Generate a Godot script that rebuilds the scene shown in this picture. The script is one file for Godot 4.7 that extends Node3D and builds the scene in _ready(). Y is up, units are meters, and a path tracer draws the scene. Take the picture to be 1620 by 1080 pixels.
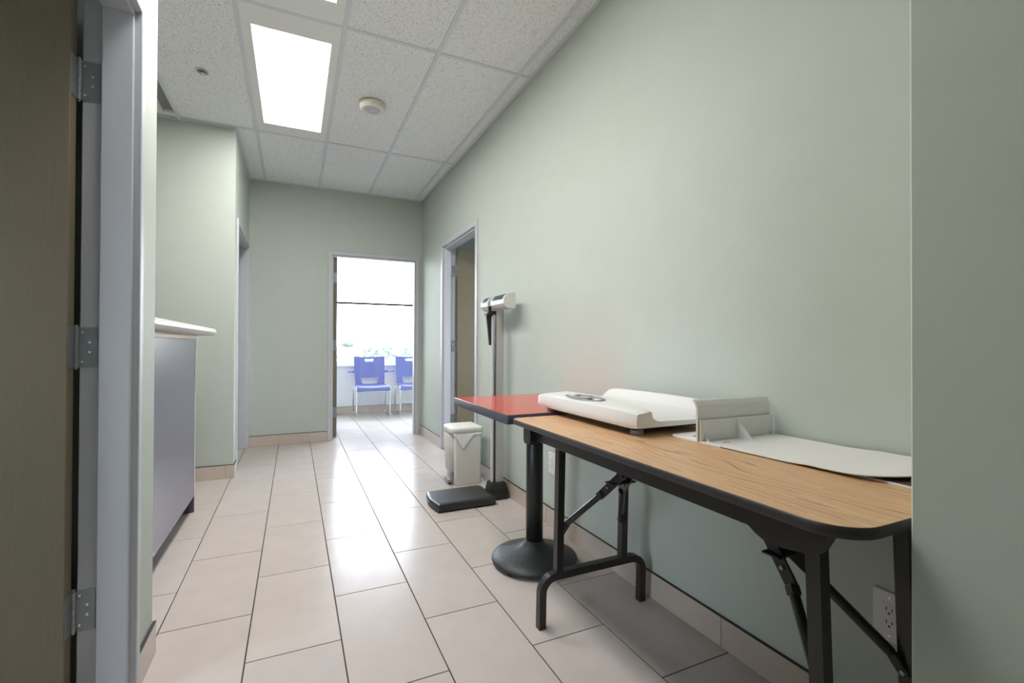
extends Node3D

const CEIL := 2.75
const RW := 1.365      # face of the right wall
const LW := -0.43      # face of the left wall
const FZ := -5.497     # face of the far wall
const T := 0.115       # partition thickness
const BZ := -7.55      # face of the window wall in the room beyond
const NX := 0.866      # face of the near right wall
const NZ := -0.40      # its corner
var M := {}
var used := {}

# ---------------------------------------------------------------- helpers
func mk() -> SurfaceTool:
	var st := SurfaceTool.new()
	st.begin(Mesh.PRIMITIVE_TRIANGLES)
	st.set_smooth_group(-1)
	return st

func tri(st: SurfaceTool, a: Vector3, b: Vector3, c: Vector3) -> void:
	st.set_uv(Vector2(a.x, a.z)); st.add_vertex(a)
	st.set_uv(Vector2(c.x, c.z)); st.add_vertex(c)
	st.set_uv(Vector2(b.x, b.z)); st.add_vertex(b)

func quad(st: SurfaceTool, a: Vector3, b: Vector3, c: Vector3, d: Vector3) -> void:
	tri(st, a, b, c)
	tri(st, a, c, d)

func done(st: SurfaceTool) -> ArrayMesh:
	st.generate_normals()
	return st.commit()

func gx(n: Node) -> Transform3D:
	var t := Transform3D()
	while n and n != self:
		t = (n as Node3D).transform * t
		n = n.get_parent()
	return t

func numbered(called: String) -> String:
	if not used.has(called):
		used[called] = 0
		return called
	used[called] += 1
	return "%s_%03d" % [called, used[called]]

func obj(called: String, st: SurfaceTool, m: Material, parent: Node = self) -> MeshInstance3D:
	return put(called, done(st), m, parent)

func put(called: String, mesh: Mesh, m: Material, parent: Node = self) -> MeshInstance3D:
	var o := MeshInstance3D.new()
	o.mesh = mesh
	o.material_override = m
	o.name = numbered(called) if parent == self else called
	o.cast_shadow = GeometryInstance3D.SHADOW_CASTING_SETTING_ON
	parent.add_child(o, true)
	if parent != self:
		o.transform = gx(parent).affine_inverse()
	return o

func thing(called: String, label: String, category: String, at: Vector3, group := "") -> Node3D:
	var o := Node3D.new()
	o.name = numbered(called)
	add_child(o)
	o.position = at
	o.set_meta("label", label)
	o.set_meta("category", category)
	if group:
		o.set_meta("group", group)
	return o

func base(called: String, label: String, at := Vector3.ZERO) -> Node3D:
	var o := Node3D.new()
	o.name = called
	add_child(o)
	o.position = at
	o.set_meta("kind", "structure")
	o.set_meta("label", label)
	return o

func struct(called: String, st: SurfaceTool, m: Material, label: String) -> MeshInstance3D:
	var o := obj(called, st, m)
	o.set_meta("kind", "structure")
	o.set_meta("label", label)
	return o

func box(st: SurfaceTool, a: Vector3, b: Vector3, bev := 0.0) -> void:
	var lo := Vector3(minf(a.x, b.x), minf(a.y, b.y), minf(a.z, b.z))
	var hi := Vector3(maxf(a.x, b.x), maxf(a.y, b.y), maxf(a.z, b.z))
	boxt(st, Transform3D(Basis(), (lo + hi) / 2), (hi - lo) / 2, bev)

# chamfered box: half size h under transform t
func boxt(st: SurfaceTool, t: Transform3D, h: Vector3, bev := 0.0) -> void:
	bev = minf(bev, minf(h.x, minf(h.y, h.z)) * 0.9)
	for ax in 3:
		var u := (ax + 1) % 3
		var v := (ax + 2) % 3
		for s in [-1.0, 1.0]:
			var p: Array[Vector3] = []
			for k in [[-1, -1], [1, -1], [1, 1], [-1, 1]]:
				var q := Vector3.ZERO
				q[ax] = s * h[ax]
				q[u] = k[0] * (h[u] - bev)
				q[v] = k[1] * (h[v] - bev)
				p.append(t * q)
			if s > 0: quad(st, p[0], p[1], p[2], p[3])
			else: quad(st, p[3], p[2], p[1], p[0])
	if bev <= 0.0: return
	for ax in 3:      # edges along ax
		var u := (ax + 1) % 3
		var v := (ax + 2) % 3
		for su in [-1.0, 1.0]:
			for sv in [-1.0, 1.0]:
				var a := Vector3.ZERO; var b := Vector3.ZERO
				a[u] = su * h[u]; a[v] = sv * (h[v] - bev)
				b[u] = su * (h[u] - bev); b[v] = sv * h[v]
				var l := h[ax] - bev
				var a0 := a; var a1 := a; var b0 := b; var b1 := b
				a0[ax] = -l; a1[ax] = l; b0[ax] = -l; b1[ax] = l
				if su * sv > 0: quad(st, t * a0, t * b0, t * b1, t * a1)
				else: quad(st, t * b0, t * a0, t * a1, t * b1)
	for sx in [-1.0, 1.0]:
		for sy in [-1.0, 1.0]:
			for sz in [-1.0, 1.0]:
				var px := t * Vector3(sx * h.x, sy * (h.y - bev), sz * (h.z - bev))
				var py := t * Vector3(sx * (h.x - bev), sy * h.y, sz * (h.z - bev))
				var pz := t * Vector3(sx * (h.x - bev), sy * (h.y - bev), sz * h.z)
				if sx * sy * sz > 0: tri(st, px, py, pz)
				else: tri(st, px, pz, py)

# flat bar from a to b, width w along side, thickness th along its normal
func bar(st: SurfaceTool, a: Vector3, b: Vector3, side: Vector3, w: float, th: float, bev := 0.002) -> void:
	var d := (b - a).normalized()
	var n := d.cross(side).normalized()
	var s := n.cross(d).normalized()
	boxt(st, Transform3D(Basis(s, d, s.cross(d)), (a + b) / 2), Vector3(w / 2, (b - a).length() / 2, th / 2), bev)

func tube(st: SurfaceTool, pts: Array, r: float, sides := 12, turn := 0.0, r2 := -1.0) -> void:
	var up := Vector3.UP
	var d0: Vector3 = (pts[1] - pts[0]).normalized()
	if absf(d0.dot(up)) > 0.9: up = Vector3.BACK
	var x := up.cross(d0).normalized()
	var rings := []
	st.set_smooth_group(1 if sides > 5 else -1)
	for i in pts.size():
		var d: Vector3
		if i == 0: d = d0
		elif i == pts.size() - 1: d = (pts[i] - pts[i - 1]).normalized()
		else: d = ((pts[i] - pts[i - 1]).normalized() + (pts[i + 1] - pts[i]).normalized()).normalized()
		x = (x - d * x.dot(d)).normalized()
		var y := d.cross(x)
		var ring := []
		var rr := r if r2 < 0 else lerpf(r, r2, float(i) / (pts.size() - 1))
		for k in sides:
			var a := TAU * k / sides + turn
			ring.append(pts[i] + (x * cos(a) + y * sin(a)) * rr)
		rings.append(ring)
	for i in pts.size() - 1:
		for k in sides:
			var j := (k + 1) % sides
			quad(st, rings[i][k], rings[i][j], rings[i + 1][j], rings[i + 1][k])
	st.set_smooth_group(-1)
	for k in range(1, sides - 1):
		tri(st, rings[0][0], rings[0][k + 1], rings[0][k])
		var e: Array = rings[-1]
		tri(st, e[0], e[k], e[k + 1])

# square tube of side s whose faces follow x / y / z
func sqtube(st: SurfaceTool, pts: Array, s: float) -> void:
	tube(st, pts, s * 0.7071, 4, PI / 4)

func arc(c: Vector3, u: Vector3, v: Vector3, r: float, a0: float, a1: float, n: int) -> Array:
	var out := []
	for i in n + 1:
		var a := lerpf(a0, a1, float(i) / n)
		out.append(c + (u * cos(a) + v * sin(a)) * r)
	return out

# profile of [radius, height] turned round the y axis at c
func lathe(st: SurfaceTool, c: Vector3, prof: Array, sides := 32, b := Basis()) -> void:
	st.set_smooth_group(1)
	for i in prof.size() - 1:
		st.set_smooth_group(1)
		for k in sides:
			var a0 := TAU * k / sides
			var a1 := TAU * (k + 1) / sides
			var p := []
			for e in [[i, a0], [i, a1], [i + 1, a1], [i + 1, a0]]:
				var q: Array = prof[e[0]]
				p.append(c + b * Vector3(cos(e[1]) * q[0], q[1], -sin(e[1]) * q[0]))
			quad(st, p[0], p[1], p[2], p[3])
	st.set_smooth_group(-1)

# a ring of a rectangle with rounded corners at height y, seen from above; r: radii at (x0,z1) (x1,z1) (x1,z0) (x0,z0)
func ring(x0: float, x1: float, z0: float, z1: float, r: Array, y: float, n := 6) -> Array:
	var out := []
	var cs := [[x0, z1, 1, -1, PI], [x1, z1, -1, -1, PI * 1.5], [x1, z0, -1, 1, 0.0], [x0, z0, 1, 1, PI * 0.5]]
	for k in 4:
		var c: Array = cs[k]
		var rr: float = maxf(r[k], 0.0005)
		for i in n + 1:
			var a: float = c[4] + PI / 2 * i / n
			out.append(Vector3(c[0] + c[2] * rr + cos(a) * rr, y, c[1] + c[3] * rr - sin(a) * rr))
	return out

# stacked rounded rectangles; layers of [inset, y] from the bottom up
func slab(st: SurfaceTool, x0: float, x1: float, z0: float, z1: float, r: Array, layers: Array, n := 6, caps := true) -> void:
	var rs := []
	for l in layers:
		var i: float = l[0]
		rs.append(ring(x0 + i, x1 - i, z0 + i, z1 - i, r.map(func(q): return q - i), l[1], n))
	stack(st, rs, caps)

func stack(st: SurfaceTool, rs: Array, caps := true, smooth := 1) -> void:
	var m: int = rs[0].size()
	st.set_smooth_group(smooth)
	for i in rs.size() - 1:
		for k in m:
			var j := (k + 1) % m
			quad(st, rs[i][k], rs[i][j], rs[i + 1][j], rs[i + 1][k])
	st.set_smooth_group(-1)
	if not caps: return
	cap(st, rs[0], true)
	cap(st, rs[-1], false)

func cap(st: SurfaceTool, r: Array, flip: bool) -> void:
	var c := Vector3.ZERO
	for p in r: c += p
	c /= r.size()
	for k in r.size():
		var j := (k + 1) % r.size()
		if flip: tri(st, c, r[j], r[k])
		else: tri(st, c, r[k], r[j])

# a polygon of (u, v) swept from origin o along w
func prism(st: SurfaceTool, o: Vector3, u: Vector3, v: Vector3, w: Vector3, poly: Array, smooth := false) -> void:
	var pv := PackedVector2Array(poly)
	if Geometry2D.is_polygon_clockwise(pv) == (u.cross(v).dot(w) < 0):
		pv.reverse()
	var tris := Geometry2D.triangulate_polygon(pv)
	var f := func(p: Vector2, k: float) -> Vector3: return o + u * p.x + v * p.y + w * k
	for i in range(0, tris.size(), 3):
		var a := pv[tris[i]]; var b := pv[tris[i + 1]]; var c := pv[tris[i + 2]]
		if (b - a).cross(c - a) * u.cross(v).dot(w) < 0:
			var q := b; b = c; c = q
		tri(st, f.call(a, 1.0), f.call(b, 1.0), f.call(c, 1.0))
		tri(st, f.call(a, 0.0), f.call(c, 0.0), f.call(b, 0.0))
	if smooth: st.set_smooth_group(2)
	for i in pv.size():
		var a := pv[i]; var b := pv[(i + 1) % pv.size()]
		quad(st, f.call(a, 1.0), f.call(a, 0.0), f.call(b, 0.0), f.call(b, 1.0))
	st.set_smooth_group(-1)

# a lofted shell: sections are arrays of Vector3 with equal counts
func loft(st: SurfaceTool, secs: Array, closed := true, groups := []) -> void:
	st.set_smooth_group(1)
	var m: int = secs[0].size()
	for i in secs.size() - 1:
		for k in (m if closed else m - 1):
			var j := (k + 1) % m
			if groups: st.set_smooth_group(groups[k])
			quad(st, secs[i][k], secs[i][j], secs[i + 1][j], secs[i + 1][k])
	st.set_smooth_group(-1)

# ---------------------------------------------------------------- materials
func mat(c: Color, rough := 0.6, metal := 0.0) -> StandardMaterial3D:
	var m := StandardMaterial3D.new()
	m.albedo_color = c
	m.roughness = rough
	m.metallic = metal
	return m

func rgb(r: int, g: int, b: int) -> Color:
	return Color(r / 255.0, g / 255.0, b / 255.0)

# seamless noise between two greys
func noise_tex(size: int, freq: float, lo: float, hi: float, sd: int, oct := 4) -> ImageTexture:
	var n := FastNoiseLite.new()
	n.seed = sd
	n.frequency = freq
	n.fractal_octaves = oct
	var src := n.get_seamless_image(size, size)
	var im := Image.create(size, size, false, Image.FORMAT_RGB8)
	for y in size:
		for x in size:
			var v := lerpf(lo, hi, src.get_pixel(x, y).r)
			im.set_pixel(x, y, Color(v, v, v))
	return ImageTexture.create_from_image(im)

func tri_tex(m: StandardMaterial3D, t: Texture2D, scale: float, world := true) -> StandardMaterial3D:
	m.albedo_texture = t
	m.uv1_triplanar = true
	m.uv1_world_triplanar = world
	m.uv1_scale = Vector3.ONE * scale
	return m

func bump(m: StandardMaterial3D, size: int, freq: float, sd: int, strength: float, amount: float) -> void:
	var n := FastNoiseLite.new()
	n.seed = sd
	n.frequency = freq
	n.fractal_octaves = 3
	var im := n.get_seamless_image(size, size)
	im.bump_map_to_normal_map(amount)
	m.normal_enabled = true
	m.normal_texture = ImageTexture.create_from_image(im)
	m.normal_scale = strength

func ceiling_tex() -> ImageTexture:
	var size := 1024
	var im := Image.create(size, size, false, Image.FORMAT_RGB8)
	im.fill(Color(0.975, 0.975, 0.97))
	var rng := RandomNumberGenerator.new()
	rng.seed = 77
	for i in 9000:
		var x := rng.randi_range(0, size - 1)
		var y := rng.randi_range(0, size - 1)
		var v := rng.randf_range(0.94, 1.0)
		for k in rng.randi_range(2, 14):
			im.set_pixel(posmod(x + rng.randi_range(-3, 3), size), posmod(y + rng.randi_range(-3, 3), size), Color(v, v, v))
	for i in 6500:      # pinholes and short fissures
		var x := rng.randi_range(0, size - 1)
		var y := rng.randi_range(0, size - 1)
		var v := rng.randf_range(0.22, 0.52)
		var a := rng.randf_range(0, TAU)
		var l := rng.randi_range(1, 4)
		for k in l:
			for w in 2:
				im.set_pixel(posmod(x + int(cos(a) * k) + w, size), posmod(y + int(sin(a) * k), size), Color(v, v * 0.99, v * 0.97))
				im.set_pixel(posmod(x + int(cos(a) * k) + w, size), posmod(y + int(sin(a) * k) + 1, size), Color(v, v * 0.99, v * 0.97))
	return ImageTexture.create_from_image(im)

# oak laminate, grain along v (z)
func oak_tex() -> ImageTexture:
	var w := 512
	var h := 1024
	var n := FastNoiseLite.new(); n.seed = 5; n.frequency = 1.0; n.fractal_octaves = 3
	var n2 := FastNoiseLite.new(); n2.seed = 9; n2.frequency = 1.0; n2.fractal_octaves = 2
	var im := Image.create(w, h, false, Image.FORMAT_RGB8)
	for y in h:
		for x in w:
			var u := x / 512.0 * 0.62
			var v := y / 1024.0 * 1.24
			var bend := n2.get_noise_2d(u * 5.0, v * 1.3) * 0.05
			var rings := sin((u + bend) * 190.0 + n.get_noise_2d(u * 9.0, v * 1.1) * 5.0)
			var fine := n.get_noise_2d(u * 420.0, v * 14.0)
			var streak := n.get_noise_2d((u + bend) * 90.0, v * 2.2)
			var k := 0.5 + 0.22 * streak + 0.20 * fine + 0.16 * maxf(rings, 0.0) * rings
			var c := Color(0.70, 0.51, 0.34).lerp(Color(0.91, 0.77, 0.61), clampf(k, 0, 1))
			if rings > 0.86 and n2.get_noise_2d(u * 12.0, v * 3.0) > -0.15:
				c = c.lerp(Color(0.55, 0.37, 0.24), 0.5)
			im.set_pixel(x, y, c)
	return ImageTexture.create_from_image(im)

func make_materials() -> void:
	var wall_n := noise_tex(512, 0.012, 0.985, 1.0, 3)
	M.wall = tri_tex(mat(rgb(190, 197, 188), 0.62), wall_n, 0.7)
	M.wall.metallic_specular = 0.3
	bump(M.wall, 512, 0.35, 8, 0.03, 2.0)
	M.wall_warm = M.wall
	M.wall_white = tri_tex(mat(rgb(236, 236, 238), 0.6), wall_n, 0.7)
	var tile_n := noise_tex(512, 0.01, 0.97, 1.0, 21, 5)
	M.tiles = []
	for c in [[194, 183, 176], [192, 182, 176], [196, 185, 178], [192, 181, 173]]:
		M.tiles.append(tri_tex(mat(rgb(c[0], c[1], c[2]), 0.22), tile_n, 1.3))
		M.tiles[-1].metallic_specular = 0.25
	M.grout = tri_tex(mat(rgb(66, 58, 54), 0.9), tile_n, 6.0)
	M.base_tiles = []
	for c in [[202, 187, 174], [199, 184, 172], [204, 190, 177]]:
		M.base_tiles.append(tri_tex(mat(rgb(c[0], c[1], c[2]), 0.3), tile_n, 2.0))
	M.dark_strip = mat(rgb(70, 68, 66), 0.4, 0.6)
	M.ceil_tile = tri_tex(mat(rgb(244, 246, 248), 0.9), ceiling_tex(), 0.95)
	M.tee = mat(rgb(214, 218, 223), 0.5)
	M.fixture = mat(rgb(232, 233, 232), 0.45)
	M.slab = mat(rgb(236, 236, 235), 0.9)
	M.frame = mat(rgb(192, 194, 200), 0.48)
	var door_n := noise_tex(512, 0.02, 0.95, 1.0, 31)
	M.door = tri_tex(mat(rgb(122, 112, 90), 0.5), door_n, 1.5)
	M.door.uv1_scale = Vector3(9.0, 0.8, 9.0)
	M.door_edge = mat(rgb(150, 122, 92), 0.55)
	M.steel = mat(rgb(168, 172, 174), 0.36, 0.85)
	M.hinge = mat(rgb(150, 156, 158), 0.42, 0.7)
	M.screw = mat(rgb(215, 218, 220), 0.25, 0.9)
	M.chrome = mat(rgb(225, 227, 230), 0.12, 1.0)
	M.alu = mat(rgb(205, 203, 200), 0.34, 0.75)
	M.black = mat(rgb(32, 33, 34), 0.42)
	M.black_metal = mat(rgb(42, 40, 39), 0.28)
	M.cast = mat(rgb(38, 40, 42), 0.5)
	bump(M.cast, 256, 0.3, 17, 0.10, 3.0)
	M.rubber = mat(rgb(44, 46, 48), 0.4)
	bump(M.rubber, 256, 0.5, 19, 0.08, 3.0)
	M.edge = mat(rgb(58, 54, 54), 0.5)
	M.edge_blue = mat(rgb(64, 66, 78), 0.5)
	M.red = mat(rgb(198, 60, 36), 0.14)
	M.oak = mat(Color.WHITE, 0.38)
	M.oak.albedo_texture = oak_tex()
	M.oak.uv1_scale = Vector3(1 / 0.62, 1 / 1.24, 1)
	M.white_plastic = mat(rgb(221, 220, 218), 0.4)
	M.bin = mat(rgb(232, 231, 226), 0.45)
	M.bag = mat(rgb(248, 248, 249), 0.35)
	M.bag.backlight = Color(0.3, 0.3, 0.3)
	M.panel_grey = mat(rgb(128, 130, 131), 0.35)
	M.lcd = mat(rgb(150, 158, 148), 0.2)
	M.laminate = mat(rgb(118, 117, 134), 0.24)
	M.laminate_edge = mat(rgb(96, 92, 104), 0.4)
	M.counter = mat(rgb(212, 208, 203), 0.3)
	M.counter_wood = mat(rgb(196, 168, 140), 0.4)
	M.board_dark = mat(rgb(74, 62, 52), 0.5)
	M.mat_white = mat(rgb(226, 223, 220), 0.5)
	M.redprint = mat(rgb(190, 40, 42), 0.5)
	M.dark = mat(rgb(24, 25, 28), 0.6)
	M.sensor_beige = mat(rgb(214, 206, 190), 0.5)
	M.chair = mat(rgb(112, 117, 182), 0.35)
	M.paper_blue = mat(rgb(96, 112, 140), 0.3)
	M.building = mat(rgb(190, 196, 194), 0.8)
	M.roof = mat(rgb(150, 156, 156), 0.9)
	M.pane_dark = mat(rgb(70, 78, 88), 0.3)
	M.leaf = tri_tex(mat(rgb(118, 132, 122), 0.9), noise_tex(256, 0.05, 0.5, 1.0, 41), 0.6)
	M.bark = mat(rgb(90, 78, 66), 0.9)
	M.ground = tri_tex(mat(rgb(150, 156, 138), 0.95), noise_tex(256, 0.02, 0.7, 1.0, 43), 0.02)
	M.glass = mat(Color(0.94, 0.97, 0.98, 0.06), 0.02)
	M.glass.transparency = BaseMaterial3D.TRANSPARENCY_ALPHA

func lens_mat(e: float) -> StandardMaterial3D:
	var m := mat(rgb(250, 248, 242), 0.5)
	m.emission_enabled = true
	m.emission = Color(1.0, 0.985, 0.955)
	m.emission_energy_multiplier = e
	return m

# ---------------------------------------------------------------- ready
func _ready() -> void:
	var cam := Camera3D.new()
	cam.position = Vector3(0, 1.05, 0)
	cam.rotation_degrees = Vector3(0.46, -24.9, 0.2)
	cam.fov = rad_to_deg(2.0 * atan(540.0 / 742.0))
	cam.near = 0.02
	cam.far = 600.0
	cam.current = true
	add_child(cam)

	var sky_mat := ProceduralSkyMaterial.new()
	sky_mat.sky_top_color = Color(0.86, 0.92, 1.0)
	sky_mat.sky_horizon_color = Color(0.98, 0.99, 1.0)
	sky_mat.ground_bottom_color = Color(0.6, 0.6, 0.58)
	sky_mat.ground_horizon_color = Color(0.9, 0.9, 0.9)
	sky_mat.sky_energy_multiplier = 3.0
	sky_mat.ground_energy_multiplier = 1.5
	var sky := Sky.new()
	sky.sky_material = sky_mat
	var env := Environment.new()
	env.background_mode = Environment.BG_SKY
	env.sky = sky
	env.tonemap_mode = Environment.TONE_MAPPER_LINEAR
	env.tonemap_exposure = 1.62
	env.sdfgi_enabled = true
	env.ssao_enabled = true
	env.ssil_enabled = true
	var we := WorldEnvironment.new()
	we.environment = env
	add_child(we)

	make_materials()
	build_floor()
	build_walls()
	build_ceiling()
	build_doors()
	build_baseboards()
	build_lights()
	build_counter()
	build_red_table()
	build_wood_table()
	build_physician_scale()
	build_bin()
	build_baby_scale()
	build_measuring_board()
	build_chairs()
	build_small()
	build_outside()

# ---------------------------------------------------------------- the shell
func build_floor() -> void:
	var st := mk()
	box(st, Vector3(-3.2, -0.15, -7.68), Vector3(3.3, -0.0025, 2.75))
	var f := struct("floor", st, M.grout, "pale beige rectangular porcelain floor tiles with thin dark joints")
	var px := 0.302
	var pz := 0.625
	var g := 0.0044
	var meshes := {}
	var rng := RandomNumberGenerator.new()
	rng.seed = 4
	for i in range(-5, 9):
		var x0 := -0.142 + px * i
		var off := -2.403 if posmod(i, 2) == 0 else -2.403 + pz / 2
		for k in range(-9, 5):
			var z0 := maxf(off + pz * k, -7.6)
			var z1 := minf(off + pz * (k + 1), 0.6)
			if z1 - z0 < 0.02: continue
			var key := "%.3f" % (z1 - z0)
			if not meshes.has(key):
				var s := mk()
				boxt(s, Transform3D(Basis(), Vector3(0, -0.006, 0)), Vector3(px / 2 - g / 2, 0.006, (z1 - z0) / 2 - g / 2), 0.0009)
				meshes[key] = done(s)
			var o := put("tile", meshes[key], M.tiles[rng.randi() % 4], f)
			o.position = Vector3(x0 + px / 2, 0, (z0 + z1) / 2)

func wall(called: String, boxes: Array, label: String, m: Material = null) -> void:
	var st := mk()
	for b in boxes:
		box(st, Vector3(b[0], b[2], b[4]), Vector3(b[1], b[3], b[5]))
	struct(called, st, m if m else M.wall, label)

const DH := 2.04   # clear height of the door openings

func build_walls() -> void:
	var H := CEIL + 0.1
	# right wall with the open door (casing from -3.60 to -4.65)
	wall("wall_right", [[RW, RW + T, 0, H, NZ - 0.0, -3.62], [RW, RW + T, DH + 0.02, H, -3.62, -4.63], [RW, RW + T, 0, H, -4.63, FZ]], "long pale sage green wall behind the tables")
	# the wall that juts in at the right edge
	var st := mk()
	box(st, Vector3(NX, 0, NZ), Vector3(RW + T, H, 2.6), 0.003)
	struct("wall_right_near", st, M.wall, "near sage green wall corner at right edge of the picture")
	wall("wall_left", [[LW - T, LW, 0, H, -1.76, -1.955], [LW - T, LW, DH + 0.02, H, -0.80, -1.76], [LW - T, LW, 0, H, -0.80, 2.6],
		[-3.1, LW - T, 0, H, -1.84, -1.955]], "short sage wall end beside the near left door frame")
	wall("wall_left_far", [[-3.1, LW, 0, H, -4.28, -4.28 - T], [LW - T, LW, 0, H, -4.28 - T, -4.43], [LW - T, LW, DH + 0.02, H, -4.43, -5.45], [LW - T, LW, 0, H, -5.45, FZ]], "cream green wall end beyond the reception counter")
	wall("wall_far", [[LW - 2.7, 0.355, 0, H, FZ, FZ - T], [0.355, 1.315, DH + 0.02, H, FZ, FZ - T], [1.315, 3.3, 0, H, FZ, FZ - T]], "sage green end wall with the doorway to the bright room")
	wall("wall_rear", [[LW - T, RW + T, 0, H, 2.6, 2.7], [-3.1, LW - T, 0, H, 1.6, 1.7]], "sage green wall closing the near end of the corridor")
	wall("wall_reception", [[-3.2, -3.1, 0, H, -5.6, -0.95], [-3.2, -3.1, 0, 0.95, -0.95, 0.30], [-3.2, -3.1, 2.20, H, -0.95, 0.30], [-3.2, -3.1, 0, H, 0.30, 1.7]], "outer wall with the window of the room behind the near left door")
	side_window("window_2", "window of the room behind the near left door", -3.15, 0.95, 2.20, -0.95, 0.30)
	# the room behind the right door
	wall("wall_right_room", [[RW + T, 3.3, 0, H, -2.6, -2.7], [3.2, 3.3, 0, H, -2.6, -3.0], [3.2, 3.3, 0, 0.9, -3.0, -3.9], [3.2, 3.3, 2.3, H, -3.0, -3.9], [3.2, 3.3, 0, H, -3.9, FZ]], "white walls of the room behind the right door", M.wall_white)
	side_window("window_3", "window of the room behind the right door", 3.25, 0.9, 2.3, -3.9, -3.0)
	# the room beyond: window wall (opening x -0.35..3.0, y 0.75..2.60)
	wall("wall_back", [[-0.7, 3.3, 0, 0.74, BZ, BZ - 0.13], [-0.7, 3.3, 2.60, H, BZ, BZ - 0.13], [-0.7, -0.35, 0.74, 2.6, BZ, BZ - 0.13], [3.0, 3.3, 0.74, 2.6, BZ, BZ - 0.13]], "white wall under the wide window of the far room", M.wall_white)
	wall("wall_back_side", [[-0.8, -0.7, 0, H, FZ - T, BZ - 0.13], [3.2, 3.3, 0, H, FZ - T, BZ - 0.13]], "side walls of the bright far room", M.wall_white)

	# window
	var w := base("window_1", "wide bright window with a horizontal bar in the far room", Vector3(1.3, 0.74, BZ))
	var zf := BZ - 0.07
	var s := mk()
	box(s, Vector3(-0.37, 0.715, BZ - 0.10), Vector3(3.02, 0.745, BZ + 0.055), 0.004)
	obj("window_sill", s, M.fixture, w)
	s = mk()
	box(s, Vector3(-0.35, 0.74, zf - 0.03), Vector3(3.0, 0.80, zf + 0.03), 0.003)
	box(s, Vector3(-0.35, 2.55, zf - 0.03), Vector3(3.0, 2.60, zf + 0.03), 0.003)
	box(s, Vector3(-0.35, 0.80, zf - 0.03), Vector3(-0.30, 2.55, zf + 0.03), 0.003)
	box(s, Vector3(2.95, 0.80, zf - 0.03), Vector3(3.0, 2.55, zf + 0.03), 0.003)
	obj("window_frame", s, M.fixture, w)
	s = mk()
	box(s, Vector3(-0.30, 1.676, zf - 0.02), Vector3(2.95, 1.708, zf + 0.02), 0.002)
	obj("window_bar", s, M.edge, w)
	s = mk()
	box(s, Vector3(1.728, 0.80, zf - 0.02), Vector3(1.745, 2.55, zf + 0.02), 0.002)
	obj("mullion", s, M.fixture, w)
	for r in [[-0.30, 1.73], [1.74, 2.95]]:
		for q in [[0.80, 1.685], [1.697, 2.55]]:
			s = mk()
			box(s, Vector3(r[0], q[0], zf - 0.003), Vector3(r[1], q[1], zf + 0.003))
			obj("pane", s, M.glass, w)

func side_window(called: String, label: String, x: float, y0: float, y1: float, z0: float, z1: float) -> void:
	var w := base(called, label, Vector3(x, y0, (z0 + z1) / 2))
	var s := mk()
	box(s, Vector3(x - 0.02, y0, z0), Vector3(x + 0.02, y0 + 0.05, z1)); box(s, Vector3(x - 0.02, y1 - 0.05, z0), Vector3(x + 0.02, y1, z1))
	box(s, Vector3(x - 0.02, y0 + 0.05, z0), Vector3(x + 0.02, y1 - 0.05, z0 + 0.05)); box(s, Vector3(x - 0.02, y0 + 0.05, z1 - 0.05), Vector3(x + 0.02, y1 - 0.05, z1))
	obj("window_frame", s, M.fixture, w)
	s = mk()
	box(s, Vector3(x - 0.003, y0 + 0.05, z0 + 0.05), Vector3(x + 0.003, y1 - 0.05, z1 - 0.05))
	obj("pane", s, M.glass, w)

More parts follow.
